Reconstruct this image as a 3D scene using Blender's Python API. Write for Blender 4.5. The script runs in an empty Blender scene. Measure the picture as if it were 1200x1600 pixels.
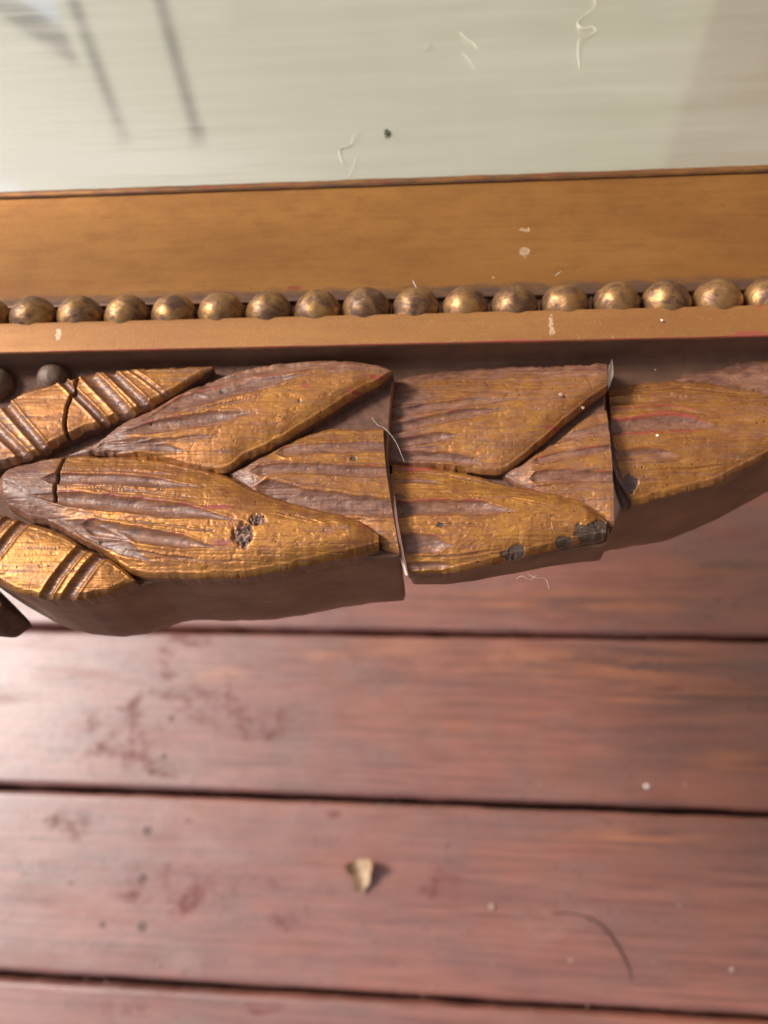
import bpy, bmesh, math, random
import numpy as np
from mathutils import Vector, Matrix

SC = bpy.context.scene
COL = SC.collection
R = math.radians
rng = np.random.default_rng(7)
random.seed(7)

# ------------------------------------------------------------------ camera, world, light
F, PW, PH = 1287.0, 1200, 1600          # focal length in photo pixels
def rx(a): c, s = math.cos(a), math.sin(a); return np.array([[1,0,0],[0,c,-s],[0,s,c]])
def ry(a): c, s = math.cos(a), math.sin(a); return np.array([[c,0,s],[0,1,0],[-s,0,c]])
def rz(a): c, s = math.cos(a), math.sin(a); return np.array([[c,-s,0],[s,c,0],[0,0,1]])
# pose of the floor and of the mirror frame as the camera sees them (solved from the joints and the moulding lines)
R_FLOOR = rz(R(-2.357)) @ rx(R(-22.406)) @ ry(R(-5.965))
R_FRAME = rz(R(-1.2436)) @ rx(R(-25.0)) @ ry(R(-4.126))
CAM_ROT = R_FLOOR.T                                   # camera axes in world (floor = z 0)
CAM_POS = -R_FLOOR.T @ np.array([0, 0, -0.520])
def mat4(rot, pos):
    m = Matrix.Identity(4)
    for i in range(3):
        for j in range(3): m[i][j] = float(rot[i][j])
        m[i][3] = float(pos[i])
    return m
FR_ROT = CAM_ROT @ R_FRAME
FR_POS = CAM_ROT @ np.array([0, 0, -0.140]) + CAM_POS
FRAME_M = mat4(FR_ROT, FR_POS)

cam = bpy.data.cameras.new('camera'); camo = bpy.data.objects.new('camera', cam); COL.objects.link(camo)
camo.matrix_world = mat4(CAM_ROT, CAM_POS)
cam.sensor_fit = 'HORIZONTAL'; cam.sensor_width = 36; cam.lens = 36*F/PW
cam.clip_start = 0.01; cam.clip_end = 200
cam.dof.use_dof = True; cam.dof.focus_distance = 0.136; cam.dof.aperture_fstop = 24
SC.camera = camo

SUN_DIR = np.array([-0.86, 0.25, 0.78]); SUN_DIR /= np.linalg.norm(SUN_DIR)   # towards the sun
W = bpy.data.worlds.new('World'); SC.world = W; W.use_nodes = True
nt = W.node_tree; nt.nodes.clear()
sky = nt.nodes.new('ShaderNodeTexSky'); sky.sky_type = 'NISHITA'; sky.sun_disc = False
sky.sun_elevation = math.asin(SUN_DIR[2]); sky.sun_rotation = math.atan2(SUN_DIR[0], SUN_DIR[1])
sky.air_density = 0.9; sky.dust_density = 3.0; sky.ozone_density = 0.0
bg = nt.nodes.new('ShaderNodeBackground'); bg.inputs[1].default_value = 0.10
ow = nt.nodes.new('ShaderNodeOutputWorld')
nt.links.new(sky.outputs[0], bg.inputs[0]); nt.links.new(bg.outputs[0], ow.inputs[0])
sun = bpy.data.lights.new('sun', 'SUN'); sun.energy = 2.7; sun.angle = R(14); sun.color = (1, .96, .92)
suno = bpy.data.objects.new('sun', sun); COL.objects.link(suno)
suno.rotation_euler = Vector(SUN_DIR).to_track_quat('Z', 'Y').to_euler()
SC.view_settings.view_transform = 'Standard'; SC.view_settings.look = 'None'
SC.view_settings.exposure = 0.75; SC.view_settings.gamma = 1

# ------------------------------------------------------------------ helpers
def loc(px, py, H):
    """photo pixel -> frame-local X, Y (mm) on the plane at height H (mm) of the frame"""
    px = np.asarray(px, float); py = np.asarray(py, float); H = np.broadcast_to(np.asarray(H, float), px.shape)
    d = np.stack([(px-600)/F, -(py-800)/F, -np.ones_like(px)], -1)
    dl = d @ R_FRAME                                   # ray in frame axes
    o = np.array([0, 0, 140.0]) @ R_FRAME              # camera in frame axes
    t = (H - o[2])/dl[..., 2]
    return o[0]+dl[..., 0]*t, o[1]+dl[..., 1]*t
def floor_pt(px, py, z=0.0):
    d = CAM_ROT @ np.array([(px-600)/F, -(py-800)/F, -1.0])
    t = (z-CAM_POS[2])/d[2]
    return CAM_POS + d*t
def hash2(ix, iy, seed):
    h = (ix*374761393 + iy*668265263 + seed*974634777) & 0xffffffff
    h = ((h ^ (h >> 13))*1274126177) & 0xffffffff
    return ((h ^ (h >> 16)) & 0xffff)/65535.0
def vnoise(x, y, seed=0):
    x = np.asarray(x, float); y = np.asarray(y, float)
    ix = np.floor(x).astype(np.int64); iy = np.floor(y).astype(np.int64); fx = x-ix; fy = y-iy
    fx = fx*fx*(3-2*fx); fy = fy*fy*(3-2*fy)
    a = hash2(ix, iy, seed); b = hash2(ix+1, iy, seed); c = hash2(ix, iy+1, seed); d = hash2(ix+1, iy+1, seed)
    return (a*(1-fx)+b*fx)*(1-fy)+(c*(1-fx)+d*fx)*fy
def fbm(x, y, oct=4, seed=0):
    s = 0; a = .5; n = 0
    for i in range(oct):
        s = s+a*vnoise(x, y, seed+i*17); n += a; x = x*2.03+3.1; y = y*2.03+1.7; a *= .55
    return s/n
def sst(a, b, x): t = np.clip((x-a)/(b-a), 0, 1); return t*t*(3-2*t)
def curve(pts, smooth=True):
    """smooth function y(x) through points"""
    p = np.array(pts, float); X, Y = p[:, 0], p[:, 1]
    d = np.diff(Y)/np.diff(X); m = np.zeros(len(X)); m[0] = d[0]; m[-1] = d[-1]
    for i in range(1, len(X)-1):
        m[i] = 0 if d[i-1]*d[i] <= 0 else 2*d[i-1]*d[i]/(d[i-1]+d[i])
    def f(x):
        x = np.clip(np.asarray(x, float), X[0], X[-1]); i = np.clip(np.searchsorted(X, x)-1, 0, len(X)-2)
        h = X[i+1]-X[i]; t = (x-X[i])/h
        return ((1+2*t)*(1-t)**2*Y[i]+t*(1-t)**2*h*m[i]+t*t*(3-2*t)*Y[i+1]+t*t*(t-1)*h*m[i+1])
    return f
def seg_dist(x, y, pts):
    """distance to a polyline, and the share of its length at the nearest point; sign: + below the line"""
    best = np.full(x.shape, 1e9); par = np.zeros(x.shape); sg = np.zeros(x.shape)
    P = np.array(pts, float); L = np.concatenate([[0], np.cumsum(np.hypot(*np.diff(P, axis=0).T))])
    for i in range(len(P)-1):
        a, b = P[i], P[i+1]; v = b-a; l2 = v@v
        t = np.clip(((x-a[0])*v[0]+(y-a[1])*v[1])/l2, 0, 1)
        dx = x-a[0]-t*v[0]; dy = y-a[1]-t*v[1]; d = np.hypot(dx, dy)
        k = d < best; best = np.where(k, d, best); par = np.where(k, (L[i]+t*math.sqrt(l2))/L[-1], par)
        sg = np.where(k, np.sign(v[0]*dy-v[1]*dx), sg)
    return best, par, sg
def tag(o, label=None, cat=None, group=None, kind=None):
    if label: o['label'] = label
    if cat: o['category'] = cat
    if group: o['group'] = group
    if kind: o['kind'] = kind
    return o
def link(o, parent=None):
    COL.objects.link(o)
    if parent is not None: o.parent = parent
    return o
def mesh_obj(name, V, Fc, mats, parent=None, mask=None, smooth=True, midx=None):
    me = bpy.data.meshes.new(name); V = np.asarray(V, np.float32)
    if isinstance(Fc, np.ndarray):
        n = len(Fc); me.vertices.add(len(V)); me.vertices.foreach_set('co', V.ravel())
        me.loops.add(n*4); me.loops.foreach_set('vertex_index', Fc.astype(np.int32).ravel())
        me.polygons.add(n); me.polygons.foreach_set('loop_start', np.arange(0, n*4, 4, dtype=np.int32))
        me.polygons.foreach_set('loop_total', np.full(n, 4, np.int32))
    else:
        me.from_pydata([tuple(map(float, v)) for v in V], [], Fc)
    me.update(calc_edges=True)
    for m in (mats if isinstance(mats, (list, tuple)) else [mats]): me.materials.append(m)
    if midx is not None: me.polygons.foreach_set('material_index', np.asarray(midx, np.int32))
    me.polygons.foreach_set('use_smooth', np.full(len(me.polygons), smooth))
    if mask is not None:
        at = me.color_attributes.new('mask', 'FLOAT_COLOR', 'POINT')
        m4 = np.ones((len(V), 4), np.float32); m4[:, :mask.shape[1]] = mask
        at.data.foreach_set('color', m4.ravel())
    me.validate(); me.update()
    return link(bpy.data.objects.new(name, me), parent)
def grid_faces(nu, nv, off=0):
    i, j = np.meshgrid(np.arange(nu-1), np.arange(nv-1), indexing='ij'); a = (i*nv+j).ravel()+off
    return np.stack([a, a+1, a+nv+1, a+nv], -1)

# ------------------------------------------------------------------ materials
class NT:
    def __init__(s, name):
        s.m = bpy.data.materials.new(name); s.m.use_nodes = True; s.t = s.m.node_tree; s.t.nodes.clear()
        s.out = s.n('ShaderNodeOutputMaterial')
    def n(s, typ, ins=None, **kw):
        nd = s.t.nodes.new(typ)
        for k, v in kw.items(): setattr(nd, k, v)
        for k, v in (ins or {}).items():
            if hasattr(v, 'node'): s.t.links.new(v, nd.inputs[k])
            else: nd.inputs[k].default_value = v
        return nd
    def obj(s, scale=(1000, 1000, 1000), rot=0.0):
        tc = s.n('ShaderNodeTexCoord')
        return s.n('ShaderNodeMapping', {0: tc.outputs['Object'], 'Scale': scale, 'Rotation': (0, 0, rot)}).outputs[0]
    def noise(s, vec, scale, detail=4, rough=.55, dist=0.0):
        return s.n('ShaderNodeTexNoise', {'Vector': vec, 'Scale': scale, 'Detail': detail, 'Roughness': rough, 'Distortion': dist}).outputs[0]
    def ramp(s, fac, a, b, ca=(0, 0, 0, 1), cb=(1, 1, 1, 1)):
        r = s.n('ShaderNodeValToRGB', {0: fac}); e = r.color_ramp.elements
        e[0].position = a; e[0].color = ca; e[1].position = b; e[1].color = cb
        return r.outputs[0]
    def mix(s, fac, a, b, mode='MIX'):
        nd = s.n('ShaderNodeMix', data_type='RGBA', blend_type=mode)
        for k, v in ((0, fac), (6, a), (7, b)):
            if hasattr(v, 'node'): s.t.links.new(v, nd.inputs[k])
            else: nd.inputs[k].default_value = v if k == 0 else (*v, 1)
        return nd.outputs[2]
    def math(s, op, a, b=0.0, clamp=False):
        nd = s.n('ShaderNodeMath', operation=op, use_clamp=clamp)
        for k, v in ((0, a), (1, b)):
            if hasattr(v, 'node'): s.t.links.new(v, nd.inputs[k])
            else: nd.inputs[k].default_value = v
        return nd.outputs[0]
    def bump(s, h, dist, strength=1.0, normal=None):
        d = {'Height': h, 'Distance': dist, 'Strength': strength}
        if normal is not None: d['Normal'] = normal
        return s.n('ShaderNodeBump', d).outputs[0]
    def mask(s):
        a = s.n('ShaderNodeAttribute', attribute_name='mask')
        return s.n('ShaderNodeSeparateColor', {0: a.outputs['Color']}).outputs
    def done(s, **ins):
        p = s.n('ShaderNodeBsdfPrincipled', {k.replace('_', ' '): v for k, v in ins.items()})
        s.t.links.new(p.outputs[0], s.out.inputs[0]); return s.m

def leaf_material():
    s = NT('worn_gilding'); v = s.obj(); wear, red, chip = s.mask()[:3]
    vs = s.obj((350, 1000, 1000))
    n1 = s.noise(v, .35, 5); n2 = s.noise(vs, 1.6, 5, .65); n3 = s.noise(v, 3.2, 3)
    gold = s.mix(s.ramp(n1, .35, .66), (.40, .170, .030), (.26, .095, .022))
    gold = s.mix(s.math('MULTIPLY', s.ramp(n2, .52, .72), .7), gold, (.52, .265, .060))
    gold = s.mix(s.math('MULTIPLY', s.ramp(s.noise(vs, .7, 6, .7, .4), .52, .68), .6), gold, (.17, .062, .026))
    gold = s.mix(s.math('MULTIPLY', s.ramp(n3, .58, .70), .55), gold, (.20, .085, .035))
    vl = s.obj((110, 900, 900)); nl = s.noise(vl, 1.2, 5, .65)
    gold = s.mix(s.math('MULTIPLY', s.ramp(nl, .54, .68), .45), gold, (.15, .055, .024))
    gold = s.mix(s.math('MULTIPLY', s.ramp(s.noise(v, .09, 3), .42, .62), .45), gold, (.24, .088, .032))
    # pin holes
    vo = s.n('ShaderNodeTexVoronoi', {'Vector': v, 'Scale': .62, 'Randomness': 1.0}); d = vo.outputs[0]
    pit = s.math('MULTIPLY', s.ramp(d, .085, .15, (1, 1, 1, 1), (0, 0, 0, 1)), s.ramp(s.noise(v, .25, 2), .42, .55))
    gold = s.mix(pit, gold, (.05, .025, .02))
    # dust and bare bole in the cuts
    w = s.math('ADD', wear, s.math('MULTIPLY', s.math('SUBTRACT', s.math('ADD', s.math('MULTIPLY', nl, .6), s.math('MULTIPLY', n2, .4)), .5), 2.6)); w = s.ramp(w, .22, .80)
    dust = s.mix(s.ramp(s.noise(vs, .9, 5, .7), .35, .65), (.095, .034, .020), (.235, .108, .062))
    c = s.mix(w, gold, dust)
    r = s.math('ADD', red, s.math('MULTIPLY', s.math('SUBTRACT', s.noise(vs, 1.1, 4, .7), .5), 1.5)); r = s.ramp(r, .48, .66)
    c = s.mix(r, c, (.24, .045, .022))
    k = s.math('ADD', chip, s.math('MULTIPLY', s.math('SUBTRACT', s.noise(v, 1.3, 4, .6), .5), .5)); k = s.ramp(k, .44, .56)
    c = s.mix(k, c, s.mix(n3, (.050, .028, .017), (.10, .060, .038)))
    fl = s.math('MULTIPLY', s.ramp(s.noise(vs, 2.6, 5, .7), .68, .72), s.ramp(s.noise(v, .3, 2), .5, .6)); c = s.mix(s.math('MULTIPLY', fl, .7), c, (.66, .42, .16))
    # pale scuffs
    sc = s.math('MULTIPLY', s.ramp(s.noise(v, 1.9, 6, .75), .66, .70), s.ramp(s.noise(v, .11, 2), .55, .66))
    c = s.mix(s.math('MULTIPLY', sc, .7), c, (.62, .50, .38))
    # fine cracks across
    vc = s.n('ShaderNodeTexVoronoi', {'Vector': s.obj((330, 130, 330)), 'Scale': .55, 'Randomness': 1.0}, feature='DISTANCE_TO_EDGE').outputs[0]
    cr = s.math('MULTIPLY', s.ramp(vc, .006, .022, (1, 1, 1, 1), (0, 0, 0, 1)), s.ramp(s.noise(v, .2, 2), .60, .66))
    c = s.mix(s.math('MULTIPLY', cr, .3), c, (.10, .045, .02))
    rough = s.mix(w, (.36,)*3, (.36,)*3); rough = s.mix(n2, rough, (.52,)*3)
    met = s.math('MULTIPLY', s.math('SUBTRACT', 1.0, s.math('MAXIMUM', w, s.math('MAXIMUM', r, k))), .55)
    h = s.math('ADD', s.math('MULTIPLY', n2, .6), s.math('MULTIPLY', n3, .18))
    h = s.math('SUBTRACT', h, s.math('MULTIPLY', pit, .6)); h = s.math('ADD', h, s.math('MULTIPLY', fl, .5)); h = s.math('SUBTRACT', h, s.math('MULTIPLY', k, 1.0))
    h = s.math('SUBTRACT', h, s.math('MULTIPLY', cr, .3))
    return s.done(Base_Color=c, Roughness=rough, Metallic=met, Normal=s.bump(h, .00011, .8), Specular_IOR_Level=.5)
def side_material():
    s = NT('smooth_brown_side'); v = s.obj((300, 300, 1000))
    n = s.noise(s.obj(), .12, 4); n2 = s.noise(v, 1.2, 4)
    c = s.mix(s.ramp(n, .35, .65), (.17, .078, .040), (.25, .125, .062))
    c = s.mix(s.math('MULTIPLY', s.ramp(n2, .6, .75), .4), c, (.30, .18, .10))
    sp = s.ramp(s.noise(s.obj(), 1.5, 5, .7), .70, .74)
    c = s.mix(s.math('MULTIPLY', sp, .35), c, (.5, .4, .32))
    return s.done(Base_Color=c, Roughness=s.mix(n2, (.42,)*3, (.58,)*3), Metallic=.1, Normal=s.bump(s.math('ADD', s.math('MULTIPLY', n2, .4), s.noise(s.obj((180, 180, 420)), .5, 4, .6)), .0005, .6))
def moulding_material(name='satin_gold_paint', met=.75, ra=.35, rb=.46, k_=1.0):
    s = NT(name); v = s.obj(); vs = s.obj((60, 900, 900)); wear, red, chip = s.mask()[:3]
    n1 = s.noise(s.obj((200, 500, 500)), .12, 4); n2 = s.noise(vs, .9, 5, .6); n3 = s.noise(v, 2.6, 3)
    c = s.mix(s.ramp(n1, .35, .68), (.43*k_, .195*k_, .052*k_), (.34*k_, .142*k_, .040*k_))
    c = s.mix(s.math('MULTIPLY', s.ramp(s.math('ADD', s.math('MULTIPLY', n2, .45), s.math('MULTIPLY', s.noise(s.obj((450, 700, 700)), .35, 5, .6), .55)), .47, .62), .5), c, (.27, .108, .036))
    c = s.mix(s.math('MULTIPLY', s.ramp(n3, .55, .72), .25), c, (.60, .38, .16))
    dk = s.ramp(s.noise(v, .5, 4, .6), .69, .73); c = s.mix(s.math('MULTIPLY', dk, .55), c, (.18, .08, .04))
    w = s.math('ADD', wear, s.math('MULTIPLY', s.math('SUBTRACT', s.noise(s.obj((250, 900, 900)), .8, 5, .7), .5), .9)); w = s.ramp(w, .40, .75)
    c = s.mix(w, c, (.16, .09, .065))
    r = s.math('ADD', red, s.math('MULTIPLY', s.math('SUBTRACT', s.noise(s.obj((300, 900, 900)), .7, 5, .7), .5), 1.4)); r = s.ramp(r, .5, .68)
    c = s.mix(r, c, (.34, .085, .05))
    k = s.math('ADD', chip, s.math('MULTIPLY', s.math('SUBTRACT', s.noise(v, 1.0, 5, .75), .5), 1.9)); k = s.ramp(k, .62, .70)
    c = s.mix(s.math('MULTIPLY', k, .75), c, (.66, .46, .30))
    h = s.math('ADD', s.math('MULTIPLY', n2, .5), s.math('MULTIPLY', n3, .4)); h = s.math('SUBTRACT', h, s.math('MULTIPLY', k, .5))
    return s.done(Base_Color=c, Roughness=s.mix(n2, (ra,)*3, (rb,)*3), Metallic=met, Normal=s.bump(h, .00010, .7))
def bead_material():
    s = NT('tarnished_bead_gilding'); tc = s.n('ShaderNodeTexCoord'); oi = s.n('ShaderNodeObjectInfo')
    off = s.n('ShaderNodeVectorMath', {0: tc.outputs['Object'], 1: oi.outputs['Location']}, operation='ADD').outputs[0]
    v = s.n('ShaderNodeMapping', {0: off, 'Scale': (1000,)*3}).outputs[0]
    vs = s.n('ShaderNodeMapping', {0: off, 'Scale': (500, 1400, 1000)}).outputs[0]
    n1 = s.noise(v, .20, 5, .6, .8); n2 = s.noise(vs, 1.1, 5, .65); n3 = s.noise(v, 2.2, 4)
    w = s.ramp(s.math('ADD', n1, s.math('MULTIPLY', s.math('SUBTRACT', n2, .5), .5)), .40, .68)
    brown = s.mix(n3, (.065, .030, .017), (.15, .072, .038))
    gold = s.mix(n2, (.52, .29, .095), (.32, .155, .055))
    c = s.mix(w, brown, gold)
    c = s.mix(s.math('MULTIPLY', s.ramp(n3, .66, .72), .5), c, (.30, .20, .15))
    return s.done(Base_Color=c, Roughness=s.mix(w, (.46,)*3, (.36,)*3), Metallic=s.math('ADD', s.math('MULTIPLY', w, .35), .4), Normal=s.bump(s.math('ADD', n2, w), .00006, .7))
def wood_material():
    s = NT('worn_red_stained_wood'); st, org, pale = s.mask()[:3]; oi = s.n('ShaderNodeObjectInfo')
    tc = s.n('ShaderNodeTexCoord')
    p = s.n('ShaderNodeVectorMath', {0: tc.outputs['Object'], 1: oi.outputs['Location']}, operation='ADD').outputs[0]
    p = s.n('ShaderNodeVectorMath', {0: p, 1: s.n('ShaderNodeCombineXYZ', {0: s.math('MULTIPLY', oi.outputs['Random'], 7.0)}).outputs[0]}, operation='ADD').outputs[0]
    def mp(sc): return s.n('ShaderNodeMapping', {0: p, 'Scale': sc}).outputs[0]
    g = s.noise(mp((7, 95, 95)), 1.0, 6, .6, .9); g2 = s.noise(mp((18, 420, 420)), 1.0, 5, .6)
    b = s.noise(mp((22, 40, 40)), 1.0, 5, .62, .5); b2 = s.noise(mp((60, 75, 75)), 1.0, 5, .65, .4); f = s.noise(mp((190, 210, 210)), 1.0, 4, .6)
    c = s.mix(s.ramp(g, .38, .66), (.20, .068, .046), (.26, .092, .064))
    c = s.mix(s.math('MULTIPLY', s.ramp(g2, .46, .62), .65), c, (.105, .036, .026))
    c = s.mix(s.math('MULTIPLY', s.ramp(b, .46, .64), .6), c, (.15, .075, .060)); c = s.mix(s.math('MULTIPLY', s.ramp(s.noise(mp((5, 16, 16)), 1.0, 4), .50, .66), .5), c, (.30, .095, .05))
    gg = s.noise(mp((9, 150, 150)), 1.0, 5, .62, 1.2)
    gr = s.mix(s.ramp(gg, .40, .58), (.085, .036, .030), (.34, .120, .052))
    c = s.mix(s.math('MULTIPLY', s.ramp(gg, .60, .72), .35), c, (.33, .115, .05)); c = s.mix(s.math('MULTIPLY', s.ramp(gg, .30, .42, (1, 1, 1, 1), (0, 0, 0, 1)), .5), c, (.10, .040, .030))
    o = s.ramp(s.math('ADD', org, s.math('MULTIPLY', s.math('SUBTRACT', b2, .5), .8)), .25, .95)
    c = s.mix(s.math('MULTIPLY', o, .85), c, gr)
    d = s.ramp(s.math('ADD', st, s.math('MULTIPLY', s.math('SUBTRACT', b2, .5), 1.4)), .35, .8)
    mot = s.ramp(s.math('ADD', s.math('MULTIPLY', f, .35), s.math('MULTIPLY', b2, .65)), .40, .62)
    c = s.mix(s.math('MULTIPLY', s.math('MULTIPLY', d, mot), .9), c, (.14, .036, .030))
    w = s.ramp(s.math('ADD', pale, s.math('MULTIPLY', s.math('SUBTRACT', b2, .5), 1.2)), .35, .9)
    c = s.mix(s.math('MULTIPLY', w, .35), c, (.34, .20, .16))
    spots = s.math('MULTIPLY', s.ramp(f, .58, .70), s.ramp(b, .46, .60)); c = s.mix(s.math('MULTIPLY', spots, .65), c, (.11, .036, .028))
    rough = s.mix(s.ramp(b2, .35, .7), (.34,)*3, (.46,)*3); worn = s.math('MAXIMUM', s.math('MULTIPLY', s.math('MULTIPLY', d, mot), .9), s.math('MULTIPLY', spots, .75)); worn = s.math('MAXIMUM', worn, s.math('MULTIPLY', s.ramp(s.noise(mp((14, 60, 60)), 1.0, 5, .65), .50, .66), .45)); rough = s.mix(worn, rough, (.62,)*3)
    h = s.math('ADD', s.math('MULTIPLY', b2, .5), s.math('MULTIPLY', g2, .3)); h = s.math('ADD', h, s.math('MULTIPLY', f, .2))
    return s.done(Base_Color=c, Roughness=rough, Normal=s.bump(h, .0006, .6), Specular_IOR_Level=s.mix(worn, (1.0,)*3, (.3,)*3), Coat_Weight=s.mix(worn, (.9,)*3, (.10,)*3), Coat_Roughness=.50)
def glass_material():
    s = NT('dusty_mirror_glass'); vs = s.obj((18, 260, 260), R(-4)); v = s.obj()
    n = s.noise(vs, 1.0, 6, .6, .3); n2 = s.noise(s.obj((14, 45, 45), R(-4)), 1.0, 5); fine = s.noise(v, .8, 4, .6)
    m = s.mask(); smear = m[0]
    f = s.math('ADD', .12, s.math('MULTIPLY', s.ramp(n, .40, .70), .16)); f = s.math('ADD', f, s.math('MULTIPLY', s.ramp(n2, .42, .62), .13))
    f = s.math('ADD', f, s.math('MULTIPLY', s.math('MULTIPLY', smear, s.ramp(n, .44, .56)), .60))
    f = s.math('ADD', f, s.math('MULTIPLY', s.ramp(fine, .70, .76), .16), True)
    g = s.n('ShaderNodeBsdfPrincipled', {'Base Color': (.86, .875, .77, 1), 'Metallic': 1.0, 'Roughness': .055})
    hz = s.n('ShaderNodeBsdfPrincipled', {'Base Color': (.92, .88, .77, 1), 'Metallic': 1.0, 'Roughness': .36})
    g = s.n('ShaderNodeMixShader', {0: .34, 1: g.outputs[0], 2: hz.outputs[0]})
    d = s.n('ShaderNodeBsdfPrincipled', {'Base Color': (.44, .42, .36, 1), 'Roughness': .6})
    x = s.n('ShaderNodeMixShader', {0: f, 1: g.outputs[0], 2: d.outputs[0]}); s.t.links.new(x.outputs[0], s.out.inputs[0])
    return s.m
def plain(name, col, rough=.6, metal=0.0, var=.15, scale=1.0):
    s = NT(name); n = s.noise(s.obj(), scale, 4)
    c = s.mix(s.ramp(n, .3, .7), tuple(x*(1-var) for x in col), tuple(min(1, x*(1+var)) for x in col))
    return s.done(Base_Color=c, Roughness=rough, Metallic=metal, Normal=s.bump(n, .0001, .4))
M_LEAF, M_SIDE, M_MOULD, M_BEAD, M_WOOD, M_GLASS = leaf_material(), side_material(), moulding_material(), bead_material(), wood_material(), glass_material()
M_BARE = plain('pale_bare_wood', (.62, .50, .40), .6)
M_BODY = plain('dirty_shaded_ground', (.11, .048, .028), .85, 0, .35, .8)  # dirty brown, darkened to paint in the shade under leaf edges
M_BERRY = plain('brown_tarnished_gilding', (.13, .075, .048), .6, .1, .4, 1.2)
M_FIBRE = plain('white_lint', (.62, .59, .50), .7)
M_HAIR = plain('dark_hair', (.09, .045, .04), .5)
M_DARK = plain('dark_dirt', (.03, .025, .025), .7)
M_FLAKE = plain('dry_cream_flake', (.38, .25, .15), .6, 0, .3, .3)
M_SPECK = plain('white_crumb', (.75, .70, .64), .6)
M_DULL = plain('dull_crumb', (.36, .25, .20), .7)
M_SPOT = plain('grey_dirt', (.13, .13, .11), .8)
M_SUB = plain('black_gap_dirt', (.03, .022, .02), .9)
M_WALL = plain('cream_painted_plaster', (.47, .45, .345), .8, 0, .06, .01)
M_POST = plain('dark_painted_post', (.03, .03, .035), .5, 0, .1, .05)
M_LOW = plain('brown_lower_moulding', (.125, .058, .030), .75, 0, .2, .3)
M_WHITE = plain('white_post_paint', (.9, .9, .86), .5, 0, .03)
M_WOODWALL = plain('brown_blocking_wall', (.13, .095, .06), .7, 0, .1, .02)
M_BACK = plain('bare_back_wood', (.12, .07, .045), .7)

M_FILLET = moulding_material('satin_gold_fillet_paint', .40, .52, .62, .80)
# ------------------------------------------------------------------ floor
XF = np.array([0, 0, 0])
Y0, PITCH = -0.07776, 0.09437           # first visible joint (world y) and board pitch
GAP = 0.0032
floor = link(bpy.data.objects.new('floor', None)); tag(floor, kind='structure')
def floor_px(x, y):
    P = np.stack([x, y, np.zeros_like(x)], -1)-CAM_POS
    c = P @ CAM_ROT
    return 600+F*c[..., 0]/-c[..., 2], 800-F*c[..., 1]/-c[..., 2]
NPL = range(-3, 9)
for k in NPL:
    yt = Y0+PITCH*(1-k)-GAP/2; yb = Y0-PITCH*k+GAP/2      # plank k: below joint k-1 .. above joint k
    vis = -1 <= k <= 3
    xs = np.concatenate([[-.9, -.6, -.42], np.arange(-.40, .401, .0012), [.42, .6, .9]]) if vis else np.array([-.9, -.3, .3, .9])
    ys = np.linspace(yb, yt, 72 if vis else 4)
    X, Y = np.meshgrid(xs, ys, indexing='ij')
    Z = np.zeros_like(X)
    e = np.minimum(Y-yb, yt-Y); Z -= .0022*np.clip(1-e/.0022, 0, 1)**2
    Yw = Y + np.where(e < .001, (fbm(X*60, Y*0+k, 4, 5)-.5)*.0016, 0)
    u, v = floor_px(X, Y)
    def bl(cx, cy, ax, ay, soft=.6):
        return np.exp(-(((u-cx)/ax)**2+((v-cy)/ay)**2)/soft)
    st = np.zeros_like(X); og = np.zeros_like(X); pl = np.zeros_like(X)
    # the stains and bare patches that can be seen in the boards
    for c in [(200, 1150, 130, 90, .9), (330, 1100, 150, 60, .9), (250, 1200, 60, 25, .9), (255, 1040, 50, 40), (400, 1130, 120, 50), (110, 1285, 60, 35), (290, 1390, 180, 60), (520, 1272, 16, 9), (290, 1283, 16, 9), (660, 1390, 14, 9), (665, 1452, 12, 9),
              (420, 1375, 60, 30), (460, 1440, 60, 26), (740, 1515, 10, 8), (200, 1575, 150, 26), (400, 1575, 60, 16), (300, 1000, 60, 16), (700, 1390, 60, 60)]:
        st = np.maximum(st, .95*bl(*c[:4]))
    for c in [(950, 1040, 420, 50), (1100, 1090, 300, 50), (620, 1015, 160, 22), (1120, 890, 160, 24), (510, 1020, 60, 20), (330, 1050, 90, 30), (1000, 1310, 160, 24), (520, 1395, 70, 6), (1150, 1190, 120, 30), (900, 940, 300, 30)]:
        og = np.maximum(og, .9*bl(*c))
    for c in [(60, 1100, 160, 120), (40, 1330, 80, 60), (300, 1500, 90, 40), (880, 1440, 200, 60), (150, 1040, 120, 30), (330, 1330, 120, 40)]:
        pl = np.maximum(pl, .55*bl(*c))
    V = np.stack([X-0.0, Yw-(yt+yb)/2, Z], -1).reshape(-1, 3); m = np.stack([st.ravel(), og.ravel(), pl.ravel()], -1)
    nu, nv = len(xs), len(ys); Fc = grid_faces(nu, nv)[:, ::-1]
    # sides down into the joint
    V2 = V.reshape(nu, nv, 3)
    lo = np.concatenate([V2[:, 0], V2[:, -1]]).copy(); lo[:, 2] -= .022
    nV = len(V); V = np.concatenate([V, lo]); m = np.concatenate([m, np.zeros((len(lo), 3))+[[1, 0, 0]]])
    i = np.arange(nu-1)
    s1 = np.stack([i*nv, (i+1)*nv, nV+i+1, nV+i], -1); s2 = np.stack([i*nv+nv-1, nV+nu+i, nV+nu+i+1, (i+1)*nv+nv-1], -1)
    o = mesh_obj('plank', V, np.concatenate([Fc, s1[:, ::-1], s2[:, ::-1]]), M_WOOD, floor, m)
    o.location = (0, (yt+yb)/2, 0)
yl, yh = Y0-PITCH*8.2, Y0+PITCH*4.2
mesh_obj('gap_bed', [(-.95, yl, -.023), (.95, yl, -.023), (.95, yh, -.023), (-.95, yh, -.023)], [(0, 1, 2, 3)], M_SUB, floor, smooth=False)

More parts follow.
